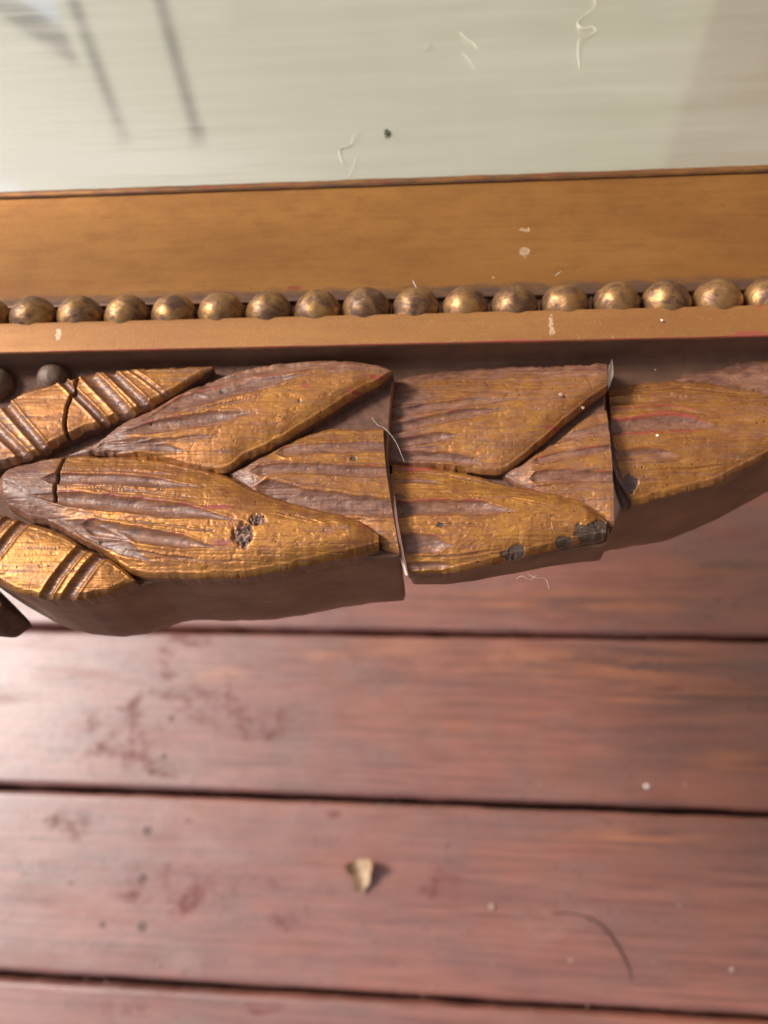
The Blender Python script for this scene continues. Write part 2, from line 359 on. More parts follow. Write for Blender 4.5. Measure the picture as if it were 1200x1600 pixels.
# ------------------------------------------------------------------ mirror frame
frame = link(bpy.data.objects.new('mirror_frame', None)); frame.matrix_world = FRAME_M
tag(frame, 'gilded wooden mirror frame with a bead row and a cracked carved leaf swag', 'mirror frame')
YG, YF, YB, BX0, BP = 86.19, 41.875, 35.294, -71.687, 9.6015      # glass edge, fillet top, fillet foot, first bead, pitch
Y445 = float(loc(600, 447, -3.5)[1])
def sweep(name, prof, mat, xr=230, fine=78, step=.45, seed=1, jit=.05, maskf=None):
    """a moulding run: prof = list of (Y, H) in mm, swept along X with slight hand-worn waver"""
    xs = np.concatenate([np.linspace(-xr, -fine-2, 14), np.arange(-fine, fine, step), np.linspace(fine+2, xr, 14)])
    P = np.array(prof, float); X = np.repeat(xs[:, None], len(P), 1); Y = np.repeat(P[None, :, 0], len(xs), 0); H = np.repeat(P[None, :, 1], len(xs), 0)
    w = (fbm(X*.22, Y*.9+H, 4, seed)-.5)*2*jit
    Y = Y+w; H = H+w*.8
    m = maskf(X, Y, H) if maskf else np.zeros(X.shape+(3,))
    V = np.stack([X, Y, H], -1).reshape(-1, 3)/1000
    return mesh_obj(name, V, grid_faces(len(xs), len(P)), mat, frame, m.reshape(-1, 3))
def dens(pts, n=8, bev=0):
    out = []
    for a, b in zip(pts[:-1], pts[1:]):
        for t in np.linspace(0, 1, n, endpoint=False): out.append((a[0]+(b[0]-a[0])*t, a[1]+(b[1]-a[1])*t))
    return out+[pts[-1]]
def blob(X, Y, px, py, H, rx_, ry_):
    cx, cy = loc(px, py, H); return np.exp(-(((X-cx)/rx_)**2+((Y-cy)/ry_)**2))
# glass
gx = np.linspace(-230, 230, 240); gy = np.linspace(YG-1.5, YG+190, 120); X, Y = np.meshgrid(gx, gy, indexing='ij')
sm = np.clip(blob(X, Y, 60, 240, -9, 34, 12)+.6*blob(X, Y, 230, 270, -9, 30, 7)+.5*blob(X, Y, 20, 60, -9, 20, 30), 0, 1)
V = np.stack([X, Y, np.full_like(X, -9.0)], -1).reshape(-1, 3)/1000
mesh_obj('mirror_glass', V, grid_faces(len(gx), len(gy))[:, ::-1], M_GLASS, frame, np.stack([sm.ravel()]*3, -1), smooth=False)
# thin reddish rim against the glass
rim_top = YG-1.9
def rim_mask(X, Y, H):
    r = .46*np.ones_like(X); w = .55+.2*(fbm(X*.1, Y, 3, 9)-.5); return np.stack([w, r, np.zeros_like(X)], -1)
sweep('glass_rim', dens([(YG, -9.05), (YG-.25, -8.1), (YG-.8, -7.8), (YG-1.7, -7.9), (YG-2.1, -8.3)], 4), M_MOULD, seed=3, jit=.12, maskf=rim_mask)
# cove
yc0, yc1 = YG-2.0, YF+7.6
cove = []
for t in np.linspace(0, 1, 46):
    y = yc0+(yc1-yc0)*t; h = -8.6+3.9*t**1.5-1.1*math.sin(math.pi*t)*(1-t)
    cove.append((y, h))
def cove_mask(X, Y, H):
    t = (yc0-Y)/(yc0-yc1)
    wear = .75*sst(.78, .98, t)+.30*sst(.10, .0, t)+.10*np.exp(-((t-.75)/.03)**2)
    chip = .5*blob(X, Y, 440, 300, -8, 1.5, .8)+.45*blob(X, Y, 500, 385, -7, 4, .7)+1.0*blob(X, Y, 822, 353, -7, 1.6, .9)+1.0*blob(X, Y, 820, 388, -6, 1.3, 2.0)+.8*blob(X, Y, 768, 430, -5, 1.2, .8)
    red = 1.1*blob(X, Y, 459, 446, -4.7, 2.2, .8)+.5*blob(X, Y, 97, 388, -6, 1.4, .6)
    return np.stack([wear, red, chip], -1)
yb_ = yc1
prof = cove+dens([(yb_, -4.7), (yb_-.3, -5.8), (yb_-1.0, -6.4), (YF-1, -6.4)], 4)[1:]
sweep('cove', prof, M_MOULD, seed=11, jit=.05, maskf=cove_mask)
# fillet below the beads
def fil_mask(X, Y, H):
    dist = np.abs(Y-YB)+np.abs(H+.5)*.6
    red = .95*np.exp(-(dist/.42)**2)+.42*np.exp(-((Y-YF)/.25)**2)*np.exp(-(H/.5)**2)
    red = red+1.1*blob(X, Y, 1172, 521, -.4, 2.6, .9)+.8*blob(X, Y, 800, 533, -.4, 3.5, .7)+.9*blob(X, Y, 1185, 480, 0, 1.0, .7)
    chip = .9*blob(X, Y, 861, 505, 0, .8, 4)+.9*blob(X, Y, 90, 520, 0, .9, 2.2)+.6*blob(X, Y, 957, 524, 0, .8, 1)
    wear = .35*sst(-1, -3, H)
    return np.stack([wear, red, chip], -1)
fp = [(YF-.02, -6.4), (YF, -.25), (YF-.08, -.05), (YF-.3, 0), (YB+.5, -.62), (YB+.12, -.70), (YB, -.85), (YB-.12, -1.2)]
fp = dens(fp[:2], 4)+dens(fp[2:], 6)
sweep('fillet', fp, M_FILLET, seed=21, jit=.05, maskf=fil_mask)
# dark wall and cavetto under the fillet, running out beneath the carvings
wp = [(YB-.10, -1.0), (YB-.25, -5.4), (YB-.5, -6.3), (YB-1.2, -7.2), (YB-2.4, -8.2), (YB-4, -9.0), (YB-6, -9.4), (YB-6.4, -11), (YB-6.5, -14)]
sweep('lower_moulding', dens(wp, 6), M_LOW, seed=31, jit=.06)
mesh_obj('back_board', [(x/1000, y/1000, h/1000) for h in (-14, -20) for x, y in ((-230, YB-6.3), (230, YB-6.3), (230, YG+190), (-230, YG+190))],
         [(0, 1, 2, 3), (7, 6, 5, 4), (0, 4, 5, 1), (1, 5, 6, 2), (2, 6, 7, 3), (3, 7, 4, 0)], M_BACK, frame, smooth=False)
def grime():
    V = []; Fc = []; g = random.Random(5)
    for q in range(420):
        x = g.uniform(-78, 78); y = YF+g.choice([g.uniform(6.4, 7.6), g.uniform(.4, 1.4)]); h = -6.35 if y < YF+7 else -5.6; rr = g.uniform(.10, .32); b = len(V)
        if y < YF+2: h = -4.6; y = YF+g.uniform(.1, .35)
        for k, d in enumerate(((1, 0, 0), (-1, 0, 0), (0, 1, 0), (0, -1, 0), (0, 0, 1), (0, 0, -1))): u = rr*g.uniform(.6, 1.3); V.append(((x+d[0]*u*1.6)/1000, (y+d[1]*u)/1000, (h+d[2]*u*.7)/1000))
        Fc += [(b+i, b+j, b+k) for i, j, k in ((0, 2, 4), (2, 1, 4), (1, 3, 4), (3, 0, 4), (2, 0, 5), (1, 2, 5), (3, 1, 5), (0, 3, 5))]
    o = mesh_obj('grime', V, Fc, M_BACK, frame, smooth=False); o['kind'] = 'stuff'
grime()
# beads
def bead_mesh(name, seed, rad=4.78, nu=40, nv=26, amp=.10):
    V = []; Fc = []
    for j in range(nv+1):
        th = math.pi*j/nv
        for i in range(nu):
            ph = 2*math.pi*i/nu
            V.append((math.sin(th)*math.cos(ph), math.sin(th)*math.sin(ph), math.cos(th)))
    V = np.array(V); r = rad*(1+amp/rad*2*(fbm(V[:, 0]*1.6+seed*3.3+V[:, 2], V[:, 1]*1.6+V[:, 2]*1.3, 4, seed)-.5))
    # hammered facets
    for q in range(9):
        d = np.random.default_rng(seed*7+q).normal(size=3); d[2] = abs(d[2])+.3; d /= np.linalg.norm(d)
        k = V@d; r = np.minimum(r, np.where(k > .2, rad*(.955)/np.maximum(k, .2), 99))
    V = V*r[:, None]*np.array([1, 1, .96])/1000
    f = []
    for j in range(nv):
        for i in range(nu):
            a = j*nu+i; b = j*nu+(i+1) % nu; f.append((a, a+nu, b+nu, b))
    me_o = mesh_obj(name, V, np.array(f), M_BEAD, frame); return me_o
protos = [bead_mesh('bead', s) for s in (1, 2, 3, 4)]
bead_px = {0: 55, 1: 127, 2: 201, 3: 273, 4: 347, 5: 421, 6: 496, 7: 573, 8: 650, 9: 726, 10: 803, 11: 883, 12: 963, 13: 1040, 14: 1119}
for n, i in enumerate(range(-9, 24)):
    o = protos[n] if n < 4 else protos[n % 4].copy()
    if n >= 4: link(o, frame)
    x = BX0+BP*i
    if i in bead_px: x = .5*x+.5*float(loc(bead_px[i], 488-29*bead_px[i]/1200, -2.6)[0])
    o.location = (x/1000, (YF+2.95)/1000, -.0030+random.uniform(-.00012, .00012))
    o.rotation_euler = (random.uniform(-.3, .3), random.uniform(-.3, .3), random.uniform(-.4, .4)); k = random.uniform(.97, 1.01); o.scale = (k*random.uniform(.97, 1.01), k, k*random.uniform(.96, 1.02))

# --- carved leaves
def relief(name, x0, x1, top, bot, Hf, parent, grooves=(), dome=1.0, chips=(), reds=(), knots=(), gouges=(), wear0=0.0, wearf=None, shear_l=None, shear_r=None,
           dx=1.25, nt_=None, drop=3.0, seed=0, tilt=0.0, rough=.045, domep=2.6, edge_red=.0, skirt=None, edge_hi=.0):
    ft, fb = curve(top), curve(bot)
    nu = max(12, int((x1-x0)/dx)); s = np.linspace(0, 1, nu)
    hmax = max(float(np.max(fb(x0+(x1-x0)*s)-ft(x0+(x1-x0)*s))), 10); nv = nt_ or max(16, int(hmax/dx))
    t = np.linspace(0, 1, nv); t = .5-.5*np.cos(math.pi*t)*(.25)-.75*(.5-t) if True else t
    t = (t-t[0])/(t[-1]-t[0])
    S, T = np.meshgrid(s, t, indexing='ij'); X0 = x0+(x1-x0)*S
    yt_, yb2 = ft(X0), fb(X0); yb2 = np.maximum(yb2, yt_+.4)
    yt_ = yt_+(fbm(X0*.06, X0*0, 3, seed+50)-.5)*4.0; yb2 = yb2+(fbm(X0*.06, X0*0+9, 3, seed+51)-.5)*4.0
    Y = yt_+(yb2-yt_)*T; X = X0.copy()
    if shear_l is not None: X = X+curve(shear_l)(Y)*(1-S)**2
    if shear_r is not None: X = X+curve(shear_r)(Y)*S**2
    Hb = Hf(X)
    width = (yb2-yt_)
    px_edge = np.minimum(T, 1-T)*width
    Hh = 1.5*dome*(1-np.abs(2*T-1)**domep)*np.clip(width/60, 0.15, 1.0)+tilt*(T-.5)
    Hh = Hh-.35*np.clip(1-px_edge/5, 0, 1)**2-.5*np.clip(1-px_edge/7, 0, 1)*sst(.60, .72, fbm(X0*.05, T*0+seed, 3, seed+60))+.12*np.exp(-((px_edge-7)/2.2)**2)
    wear = np.full(X.shape, wear0)+(.18*(fbm(X*.02, Y*.06, 3, seed)-.5))
    if wearf is not None: wear = wear+wearf(X, Y)
    red = edge_red*np.exp(-(px_edge/3.5)**2); chip = np.zeros_like(X)
    jx = (fbm(X*.03, Y*.02, 3, seed+3)-.5)*3
    for g in grooves:
        pts, w, dep = g[0], g[1], g[2]; opt = g[3] if len(g) > 3 else {}
        d, p, sg = seg_dist(X, Y+jx, pts)
        t0 = opt.get('t0', .12); t1 = opt.get('t1', .38)
        wl = w*(sst(0, t0, p+.02) if t0 > 0 else 1)*(sst(0, t1, 1.02-p) if t1 > 0 else 1)+.01
        wl = wl*(1+.22*(fbm(X*.045, Y*0+pts[0][1], 3, seed+7)-.5))
        q = np.clip(d/wl, 0, 3)
        Hh = Hh-dep*.90*np.clip(1-q*q, 0, 1)**.8*np.clip(wl/w, 0, 1)+.14*np.exp(-((q-1.2)/.2)**2)*(wl/w)
        wear = np.maximum(wear, opt.get('wear', .78)*sst(1.1, .75, q)-.25*np.exp(-((q-1.25)/.15)**2))
        red = np.maximum(red, opt.get('red', .55)*np.exp(-((q-1.08)/.28)**2)*np.where(sg < 0, 1, .75)*np.clip(wl/w*1.4, 0, 1))
    for (cx, cy, a, b) in chips:
        q = ((X-cx)/a)**2+((Y-cy)/b)**2; q = np.sqrt(q)+(fbm(X*.09, Y*.09, 4, seed+8)-.5)*1.1
        k = sst(1.12, .95, q); chip = np.maximum(chip, k); Hh = Hh-.22*k
    for (cx, cy, a, b) in knots:
        q = np.sqrt(((X-cx)/a)**2+((Y-cy)/b)**2)+(fbm(X*.12, Y*.12, 4, seed+18)-.5)*.9; k = sst(1.1, .7, q)
        lump = fbm(X*.16, Y*.16, 4, seed+19); Hh = Hh-k*(.25+1.5*np.clip(.62-lump, -.1, .4)); wear = np.maximum(wear, k); chip = np.maximum(chip, k*sst(.56, .40, lump)*.6)
    for (cx, cy, a, b) in reds:
        red = np.maximum(red, .95*np.exp(-((X-cx)/a)**2-((Y-cy)/b)**2))
    for g in gouges:                       # cracks: narrow deep cuts, dark in themselves
        pts, w, dep = g; d, p, sg = seg_dist(X, Y+(vnoise(X*.3, Y*.3, 4)-.5)*1.5, pts)
        k = np.clip(1-d/w, 0, 1); Hh = Hh-dep*np.minimum(1, k*2.0); chip = np.maximum(chip, sst(0.05, .3, k)*.9)
    # hand-cut unevenness, long along the leaf
    Hh = Hh+rough*2.0*(fbm(X*.03, Y*.13, 4, seed+20)-.5)+rough*1.1*(fbm(X*.16, Y*.28, 3, seed+21)-.5)+rough*2.2*(fbm(X*.011, Y*.03, 2, seed+22)-.5)
    stri = fbm(X*.012, Y*.42, 3, seed+33); Hh = Hh-.06*sst(.56, .70, stri); wear = np.clip(wear+.22*sst(.56, .68, stri), 0, 1)
    st = fbm(X*.09, Y*.16, 2, seed+30); Hh = Hh-.05*sst(.66, .74, st)
    lx, ly = loc(X, Y, Hb); V = np.stack([lx, ly, Hb+Hh], -1).reshape(-1, 3)
    m = np.stack([np.clip(wear, 0, 1), np.clip(red, 0, 1), np.clip(chip, 0, 1)], -1).reshape(-1, 3)
    Fc = grid_faces(nu, nv)[:, ::-1]
    # skirt round the outline
    ring = np.concatenate([np.arange(nu)*nv, (nu-1)*nv+np.arange(1, nv), (np.arange(nu-2, -1, -1))*nv+nv-1, np.arange(nv-2, 0, -1)])
    lo = V[ring].copy(); lo[:, 2] = lo[:, 2]-drop
    # bevel ring
    nV = len(V); V = np.concatenate([V, lo]); m = np.concatenate([m, np.tile([[.9, 0, 0]], (len(lo), 1))])
    n = len(ring); i = np.arange(n); j = (i+1) % n
    sk = np.stack([ring[i], ring[j], nV+j, nV+i], -1)
    # duplicate the skirt's top ring so that it does not share normals
    V = np.concatenate([V, V[ring]]); m = np.concatenate([m, m[ring]*[[0, .6, 0]]+[[.9, 0, 0]]]); sk = np.stack([nV+n+i, nV+n+j, nV+j, nV+i], -1)
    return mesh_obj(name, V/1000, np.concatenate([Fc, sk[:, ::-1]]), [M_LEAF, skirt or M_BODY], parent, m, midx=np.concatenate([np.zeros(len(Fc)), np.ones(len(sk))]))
def block(name, pts, Hf, Ht, Hb_, mat, parent, inset=.12, capmat=None, seed=0, n=5, edge=.0):
    """solid body: outline in photo pixels at height Hf(x), top cap at Ht, vertical sides down to Hb_"""
    P = []; N = len(pts)
    for a, b in zip(pts, pts[1:]+pts[:1]):
        L = math.hypot(b[0]-a[0], b[1]-a[1]); k = max(1, int(L/4))
        for t in range(k): P.append((a[0]+(b[0]-a[0])*t/k, a[1]+(b[1]-a[1])*t/k))
    P = np.array(P)
    for _ in range(5): P = .25*np.roll(P, 1, 0)+.5*P+.25*np.roll(P, -1, 0)
    lx, ly = loc(P[:, 0], P[:, 1], Hf(P[:, 0])); Q = np.stack([lx, ly], -1)
    T = np.roll(Q, -1, 0)-np.roll(Q, 1, 0); Nn = np.stack([-T[:, 1], T[:, 0]], -1); Nn /= np.linalg.norm(Nn, axis=1)[:, None]+1e-9
    area = np.sum(Q[:, 0]*np.roll(Q[:, 1], -1)-Q[:, 1]*np.roll(Q[:, 0], -1)); sgn = 1 if area > 0 else -1
    Q = Q+Nn*inset*sgn
    rings = []
    Hc = Ht(P[:, 0]) if callable(Ht) else np.full(len(P), float(Ht))
    levels = [0, .3]+list(np.linspace(0, 1, 9)[1:])
    for li, lv in enumerate(levels):
        h = Hc-lv if li < 2 else (Hc-.3)*(1-lv)+Hb_*lv
        off = Nn*sgn*(.35 if li == 0 else 0)+Nn*sgn*(.5*(li == len(levels)-1))
        w = (fbm(np.arange(len(Q))*.12, h*.15, 3, seed)-.5)*.25*(li > 0)
        hh = h+(0 if li < len(levels)-1 else 0)+np.where(li == len(levels)-1, (fbm(np.arange(len(Q))*.25, np.zeros(len(Q)), 4, seed+1)-.5)*.9, 0)
        rings.append(np.concatenate([Q+off+Nn*w[:, None], np.full((len(Q), 1), 0.)+hh.reshape(-1, 1) if np.ndim(hh) else np.full((len(Q), 1), hh)], 1))
    V = np.concatenate(rings)/1000; n_ = len(Q); Fc = []
    for r in range(len(levels)-1):
        for i in range(n_):
            j = (i+1) % n_; a = (r*n_+i, r*n_+j, (r+1)*n_+j, (r+1)*n_+i); Fc.append(a[::-1] if sgn > 0 else a)
    Fc = [f for f in Fc]; cap = list(range(n_)); Fc.append(cap if sgn > 0 else cap[::-1]); bot = [(len(levels)-1)*n_+i for i in range(n_)]; Fc.append(bot[::-1] if sgn > 0 else bot)
    o = mesh_obj(name, V, Fc, [mat, capmat or M_BODY], parent, midx=[0]*(len(Fc)-2)+[1, 0])
    o.data.polygons[len(Fc)-2].use_smooth = False; o.data.polygons[len(Fc)-1].use_smooth = False
    return o
# husk 1 (left)
H1 = lambda x: -5.0+2.4*np.clip(x, -60, 640)/600
cen_bot = [(0, 776), (15, 795), (48, 813), (77, 821), (133, 852), (167, 868), (200, 893), (235, 902), (300, 903), (367, 901), (433, 893), (473, 884), (513, 875), (560, 866), (592, 858)]
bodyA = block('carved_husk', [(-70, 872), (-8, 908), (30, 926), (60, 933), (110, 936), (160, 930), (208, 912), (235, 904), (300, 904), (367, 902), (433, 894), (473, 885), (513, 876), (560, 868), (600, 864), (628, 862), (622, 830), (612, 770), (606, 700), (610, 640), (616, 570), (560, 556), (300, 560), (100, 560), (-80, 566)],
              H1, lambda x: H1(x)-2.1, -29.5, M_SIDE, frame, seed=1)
bodyA['label'] = 'leftmost carved husk, split by a crack, with crossed ribbon bands'
crack = [(123, 588), (120, 612), (108, 640), (104, 668), (107, 690)]
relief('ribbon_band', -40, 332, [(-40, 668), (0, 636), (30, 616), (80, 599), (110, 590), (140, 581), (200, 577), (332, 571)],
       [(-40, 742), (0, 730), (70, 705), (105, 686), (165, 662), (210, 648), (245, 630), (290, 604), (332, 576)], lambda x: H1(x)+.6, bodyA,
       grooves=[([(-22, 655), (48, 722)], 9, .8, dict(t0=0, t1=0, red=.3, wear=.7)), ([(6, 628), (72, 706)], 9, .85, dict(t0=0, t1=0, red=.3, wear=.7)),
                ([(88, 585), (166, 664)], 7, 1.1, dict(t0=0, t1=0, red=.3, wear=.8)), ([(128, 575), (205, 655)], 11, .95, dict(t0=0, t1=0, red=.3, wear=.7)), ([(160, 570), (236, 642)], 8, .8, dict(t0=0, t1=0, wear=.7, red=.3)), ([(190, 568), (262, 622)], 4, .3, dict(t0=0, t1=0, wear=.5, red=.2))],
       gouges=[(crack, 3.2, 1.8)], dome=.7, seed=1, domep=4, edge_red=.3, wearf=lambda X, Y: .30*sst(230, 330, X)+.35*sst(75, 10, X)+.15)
relief('ribbon_band', -40, 210, [(-40, 790), (0, 802), (30, 812), (60, 820), (100, 836), (135, 856), (160, 868), (190, 886), (210, 904)],
       [(-40, 885), (0, 910), (30, 926), (60, 933), (110, 936), (160, 930), (210, 909)], lambda x: H1(x)+.5, bodyA,
       grooves=[([(45, 808), (-20, 892)], 8, .75, dict(t0=0, t1=0, red=.3, wear=.6)), ([(22, 800), (-35, 872)], 6, .6, dict(t0=0, t1=0, red=.3, wear=.6)), ([(135, 852), (66, 940)], 8, .85, dict(t0=0, t1=0, red=.3, wear=.6)), ([(162, 866), (100, 944)], 9, .9, dict(t0=0, t1=0, red=.3, wear=.6))],
       dome=.7, seed=2, domep=4, wear0=.15, skirt=M_SIDE)
relief('leaf', 355, 604, [(355, 736), (380, 729), (410, 712), (450, 690), (487, 676), (533, 668), (604, 668)], [(355, 742), (400, 775), (500, 815), (560, 836), (585, 858), (604, 864)], lambda x: H1(x)-1.3, bodyA,
       grooves=[([(390, 742), (470, 738), (612, 745)], 9, .55, dict(t1=0)), ([(430, 712), (500, 706), (606, 702)], 9, .45, dict(t1=0)), ([(400, 765), (480, 785), (615, 800)], 15, .8, dict(t1=0, wear=.95, red=.3))],
       shear_r=[(660, -6), (720, -2), (780, 6), (864, 20)], seed=3, skirt=M_SIDE, wearf=lambda X, Y: .6*sst(440, 370, X), dome=1.0, wear0=.32, edge_red=.5, chips=[(553, 722, 4, 3)])
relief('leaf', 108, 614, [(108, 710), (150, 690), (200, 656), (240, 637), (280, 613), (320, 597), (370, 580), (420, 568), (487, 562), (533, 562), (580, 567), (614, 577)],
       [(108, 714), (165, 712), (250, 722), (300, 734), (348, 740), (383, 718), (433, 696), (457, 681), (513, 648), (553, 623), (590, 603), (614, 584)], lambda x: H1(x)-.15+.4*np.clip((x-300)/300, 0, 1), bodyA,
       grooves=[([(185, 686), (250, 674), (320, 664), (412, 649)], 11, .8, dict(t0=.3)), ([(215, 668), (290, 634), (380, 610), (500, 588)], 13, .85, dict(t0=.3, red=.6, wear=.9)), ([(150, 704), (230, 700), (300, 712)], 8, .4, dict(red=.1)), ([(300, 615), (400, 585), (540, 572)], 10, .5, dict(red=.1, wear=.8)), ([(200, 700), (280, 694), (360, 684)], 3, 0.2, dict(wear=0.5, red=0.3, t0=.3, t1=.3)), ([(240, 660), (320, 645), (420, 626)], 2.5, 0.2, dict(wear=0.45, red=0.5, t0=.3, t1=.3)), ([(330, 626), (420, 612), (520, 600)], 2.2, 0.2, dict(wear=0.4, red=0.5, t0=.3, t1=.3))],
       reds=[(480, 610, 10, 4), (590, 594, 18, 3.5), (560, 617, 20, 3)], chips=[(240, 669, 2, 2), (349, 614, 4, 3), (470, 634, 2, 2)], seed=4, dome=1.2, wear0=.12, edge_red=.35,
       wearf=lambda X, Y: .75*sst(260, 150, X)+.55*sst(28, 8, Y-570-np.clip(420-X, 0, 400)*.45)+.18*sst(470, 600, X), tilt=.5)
relief('leaf', 0, 592, [(0, 752), (20, 730), (50, 722), (97, 713), (167, 712), (253, 718), (300, 728), (352, 743), (400, 766), (440, 781), (500, 797), (560, 813), (592, 833)], cen_bot, H1, bodyA,
       grooves=[([(70, 756), (200, 757), (325, 769)], 9, .7, {}), ([(40, 780), (100, 786), (200, 797), (300, 808), (392, 824)], 12, .85, dict(t0=.3, red=.65)),
                ([(130, 824), (220, 843), (300, 855), (352, 864)], 11, .8, dict(red=.6)), ([(100, 815), (170, 846), (245, 884)], 13, .5, dict(t0=.3, wear=.9, red=.1)), ([(110, 742), (200, 741), (300, 750)], 2.5, 0.2, dict(wear=0.45, red=0.2, t0=.3, t1=.3)), ([(120, 770), (220, 776), (330, 788)], 2.2, 0.2, dict(wear=0.5, red=0.5, t0=.3, t1=.3)), ([(60, 765), (160, 768), (310, 780)], 2, 0.15, dict(wear=0.4, red=0.2, t0=.3, t1=.3)), ([(180, 818), (280, 830), (360, 842)], 2.5, 0.2, dict(wear=0.5, red=0.4, t0=.3, t1=.3)), ([(190, 862), (260, 874), (330, 880)], 3, 0.2, dict(wear=0.5, red=0.3, t0=.3, t1=.3)), ([(420, 803), (470, 814), (517, 830)], 2.5, 0.15, dict(wear=0.0, red=0, t0=.3, t1=.3))],
       gouges=[([(107, 700), (104, 715), (98, 745), (94, 770), (93, 790)], 3.0, 1.3)],
       knots=[(384, 843, 17, 19), (404, 820, 14, 9)], chips=[(160, 850, 3, 3)], reds=[(345, 800, 45, 5), (575, 828, 20, 4), (350, 855, 20, 6)], seed=5, dome=1.5, skirt=M_SIDE, wear0=.10, edge_red=.4,
       wearf=lambda X, Y: .85*sst(150, 40, X)+.35*sst(220, 120, X)*sst(780, 840, Y), tilt=-.2)
# husk 2 (middle)
H2 = lambda x: -8.2+4.2*np.clip(x-612, -20, 360)/340
F_bot = [(612, 893), (640, 894), (693, 893), (747, 884), (793, 874), (860, 858), (920, 845), (949, 838)]
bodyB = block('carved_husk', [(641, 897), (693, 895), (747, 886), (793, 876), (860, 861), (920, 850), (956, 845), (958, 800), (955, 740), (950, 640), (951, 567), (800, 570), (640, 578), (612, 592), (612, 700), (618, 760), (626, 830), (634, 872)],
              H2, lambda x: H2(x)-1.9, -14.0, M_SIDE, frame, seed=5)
bodyB['label'] = 'middle carved husk between the two splits, its gilding flaked grey at the lower tip'
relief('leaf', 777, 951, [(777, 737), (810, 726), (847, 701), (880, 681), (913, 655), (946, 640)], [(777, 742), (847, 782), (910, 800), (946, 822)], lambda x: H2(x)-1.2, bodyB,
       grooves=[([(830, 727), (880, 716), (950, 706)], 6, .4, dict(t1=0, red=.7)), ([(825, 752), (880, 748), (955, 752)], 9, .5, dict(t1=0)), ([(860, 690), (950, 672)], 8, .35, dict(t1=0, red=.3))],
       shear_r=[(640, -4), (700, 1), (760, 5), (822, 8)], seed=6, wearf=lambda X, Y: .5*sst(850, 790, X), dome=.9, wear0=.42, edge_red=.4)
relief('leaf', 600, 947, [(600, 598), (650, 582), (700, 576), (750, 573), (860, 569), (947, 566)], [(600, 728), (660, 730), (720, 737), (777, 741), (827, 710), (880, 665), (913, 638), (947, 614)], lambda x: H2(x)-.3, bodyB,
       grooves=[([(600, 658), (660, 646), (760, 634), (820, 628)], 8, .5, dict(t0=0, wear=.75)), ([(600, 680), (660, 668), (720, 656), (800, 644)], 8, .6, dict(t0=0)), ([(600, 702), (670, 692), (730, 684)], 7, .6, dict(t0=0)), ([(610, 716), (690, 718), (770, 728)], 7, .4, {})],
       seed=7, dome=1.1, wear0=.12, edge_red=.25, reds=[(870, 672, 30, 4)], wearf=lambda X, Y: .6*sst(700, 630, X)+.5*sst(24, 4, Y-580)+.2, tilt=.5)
relief('leaf', 612, 946, [(612, 725), (660, 728), (720, 737), (777, 753), (847, 767), (910, 784), (946, 812)], F_bot, H2, bodyB,
       grooves=[([(600, 757), (650, 757), (700, 763)], 4, .25, dict(t0=0, red=.7, wear=.5)), ([(600, 805), (700, 800), (760, 802), (815, 809)], 12, .8, dict(t0=0, red=.65)),
                ([(600, 858), (650, 855), (712, 857)], 14, .7, dict(t0=0, red=.6)), ([(610, 886), (660, 886), (720, 884)], 5, .4, dict(t0=0, red=.5)), ([(625, 742), (700, 746), (780, 762)], 2.5, 0.2, dict(wear=0.4, red=0.6, t0=.3, t1=.3)), ([(620, 826), (700, 826), (780, 830)], 2.2, 0.2, dict(wear=0.4, red=0.5, t0=.3, t1=.3)), ([(640, 875), (720, 872), (800, 860)], 2.5, 0.2, dict(wear=0.4, red=0.4, t0=.3, t1=.3)), ([(700, 780), (800, 786), (880, 800)], 2, 0.12, dict(wear=0.3, red=0.2, t0=.3, t1=.3)), ([(600, 783), (640, 784)], 4, .3, dict(t0=0, red=.8))],
       chips=[(806, 862, 11, 8), (794, 868, 9, 5), (880, 850, 13, 7), (920, 838, 24, 12), (938, 826, 10, 9), (688, 828, 6, 4)], reds=[(640, 735, 60, 6), (860, 770, 60, 3)],
       shear_l=[(725, 0), (800, 8), (895, 26)], seed=8, dome=1.4, skirt=M_SIDE, wear0=.04, edge_red=.45, tilt=-.2)
# husk 3 (right)
H3 = lambda x: -9.6+3.6*np.clip(x-950, 0, 400)/330
I_bot = [(952, 790), (990, 780), (1044, 770), (1101, 758), (1143, 740), (1200, 713), (1300, 655), (1340, 640)]
bodyC = block('carved_husk', [(975, 790), (992, 782), (1044, 772), (1101, 760), (1143, 742), (1200, 715), (1300, 658), (1400, 640), (1420, 545), (1200, 549), (953, 560), (951, 620), (955, 700), (962, 750)],
              H3, lambda x: H3(x)-1.7, -34.0, M_SIDE, frame, seed=9, capmat=M_SIDE)
bodyC['label'] = 'rightmost carved husk with one broad leaf, set apart by a black split'
relief('backing_leaf', 952, 1338, [(952, 556), (1050, 550), (1200, 545), (1338, 542)], [(952, 612), (1044, 602), (1101, 603), (1200, 620), (1338, 645)], lambda x: H3(x)-.8, bodyC,
       grooves=[([(960, 590), (1060, 580), (1200, 578)], 8, .3, dict(wear=.95, red=.2))], seed=14, dome=.6, wear0=.85, tilt=-.4, skirt=M_SIDE)
